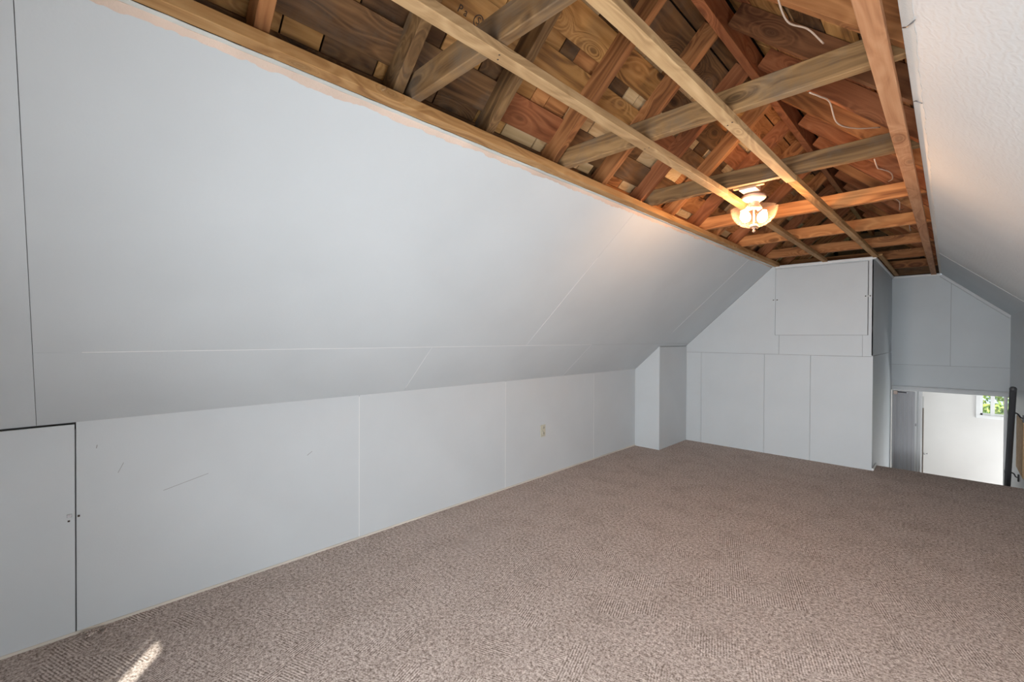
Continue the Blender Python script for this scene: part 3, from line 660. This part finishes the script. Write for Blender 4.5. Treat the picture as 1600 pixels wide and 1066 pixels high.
# ------------------------------------------------------------------ electric cable looping over the joists on the right, nails and staples
def cable(pts, label, r=.0028, m=M_wire): return tag(tube('electric_cable', spline(pts), r, m, None, 8), label, 'cable')
zt = ZC+.094
cable([(-.40, .98, 2.44), (-.385, 1.08, 2.425), (-.375, 1.22, 2.375), (-.355, 1.33, 2.37), (-.365, 1.46, 2.345), (-.365, 1.58, 2.33), (-.33, 1.67, 2.335), (-.305, 1.77, 2.325)], 'tan cable dropping in front of the second joist near the right edge')
cable([(-.36, 1.86, 2.22), (-.345, 1.95, 2.235), (-.34, 2.1, 2.27), (-.345, 2.3, 2.26), (-.31, 2.52, 2.30), (-.24, 2.68, 2.335)], 'tan cable hanging between the second and third joists')
cable([(-.265, 2.75, 2.215), (-.262, 2.85, 2.20), (-.262, 3.0, 2.235), (-.235, 3.15, 2.25), (-.24, 3.35, 2.27), (-.275, 3.565, 2.315)], 'tan cable hanging between the third and fourth joists')
cable([(-.245, 3.64, 2.22), (-.235, 3.75, 2.225), (-.245, 3.95, 2.24), (-.26, 4.2, 2.27), (-.255, 4.46, 2.33)], 'tan cable hanging between the fourth and fifth joists')
cable([(-.225, 4.55, 2.22), (-.235, 4.8, 2.24), (-.24, 5.0, 2.26), (-.25, 5.34, 2.33)], 'tan cable hanging between the fifth and sixth joists')
for i, (p, q, r_) in enumerate((((-.097, 1.60, 2.192), (-.088, 1.575, 2.176), (-.070, 1.53, 2.163)), ((-.097, 2.12, 2.190), (-.090, 2.09, 2.178), (-.074, 2.10, 2.168)))):
    tag(tube('bent_nail', [p, q, r_], .0018, M_steel, None, 6), 'thin bent nail sticking out of the right ceiling edge, %s' % ('nearer one' if i == 0 else 'farther one'), 'nail')
tag(tube('bent_nail', [(XC+.045, .775, 2.196), (XC+.062, .775, 2.192), (XC+.060, .790, 2.205)], .0025, M_pale, None, 6), 'pale splinter on the left edge timber before the first joist', 'splinter')

# grade stamp on a roof board, left slope
def stamp(txt, sz, y, sdist, ring=False):
    base = Pl+el*sdist+nl*(RD+.0002); zax = -nl; xax = Vector((0, 1, 0)); yax = zax.cross(xax)
    M = Matrix.Identity(4)
    for i in range(3): M[i][0] = xax[i]; M[i][1] = yax[i]; M[i][2] = zax[i]
    M[0][3], M[1][3], M[2][3] = base.x, y, base.z
    fc = bpy.data.curves.new('grade_stamp', 'FONT'); fc.body = txt; fc.size = sz; fc.extrude = .0002; fc.align_x = 'CENTER'; fc.align_y = 'CENTER'; fc.materials.append(M_ink)
    o = place(bpy.data.objects.new('grade_stamp', fc), M, ro_l)
    if ring:
        bm = bmesh.new(); n = 28; R1, R0 = sz*.62, sz*.52
        A = [bm.verts.new((R1*math.cos(k*2*PI/n), R1*math.sin(k*2*PI/n), 0)) for k in range(n)]; B = [bm.verts.new((R0*math.cos(k*2*PI/n), R0*math.sin(k*2*PI/n), 0)) for k in range(n)]
        for k in range(n): bm.faces.new((A[k], A[(k+1) % n], B[(k+1) % n], B[k]))
        link_bm('stamp_ring', bm, M_ink, ro_l, M)
srow = min(ROWS_L, key=lambda v: abs(v-.385))
stamp('S', .034, 1.088, srow, True); stamp('P a', .036, 1.015, srow)

# ------------------------------------------------------------------ outlet on the left wall
ou = empty('wall_outlet', (XW, 3.28, .447)); tag(ou, 'ivory duplex outlet on the left knee wall', 'outlet')
box('cover_plate', (XW, 3.243, .388), (XW+.006, 3.313, .504), M_ivory, ou, .002)
for dz in (.474, .421):
    rc = lathe('receptacle', [(0, .003), (.016, .003), (.0172, 0), (0, 0)], M_ivory, (0, 0, 0), ou, 20)
    rc.matrix_basis = WM[ou.name].inverted() @ (Matrix.Translation((XW+.0065, 3.278, dz)) @ Matrix.Rotation(PI/2, 4, 'Y')); WM[rc.name] = Matrix.Translation((XW+.0065, 3.278, dz))
    for dy in (-.0065, .0065): box('slot', (XW+.009, 3.278+dy-.0017, dz-.005), (XW+.0102, 3.278+dy+.0017, dz+.006), M_slot, ou)
box('plate_screw', (XW+.006, 3.2755, .4450), (XW+.0075, 3.2805, .450), M_steel, ou)
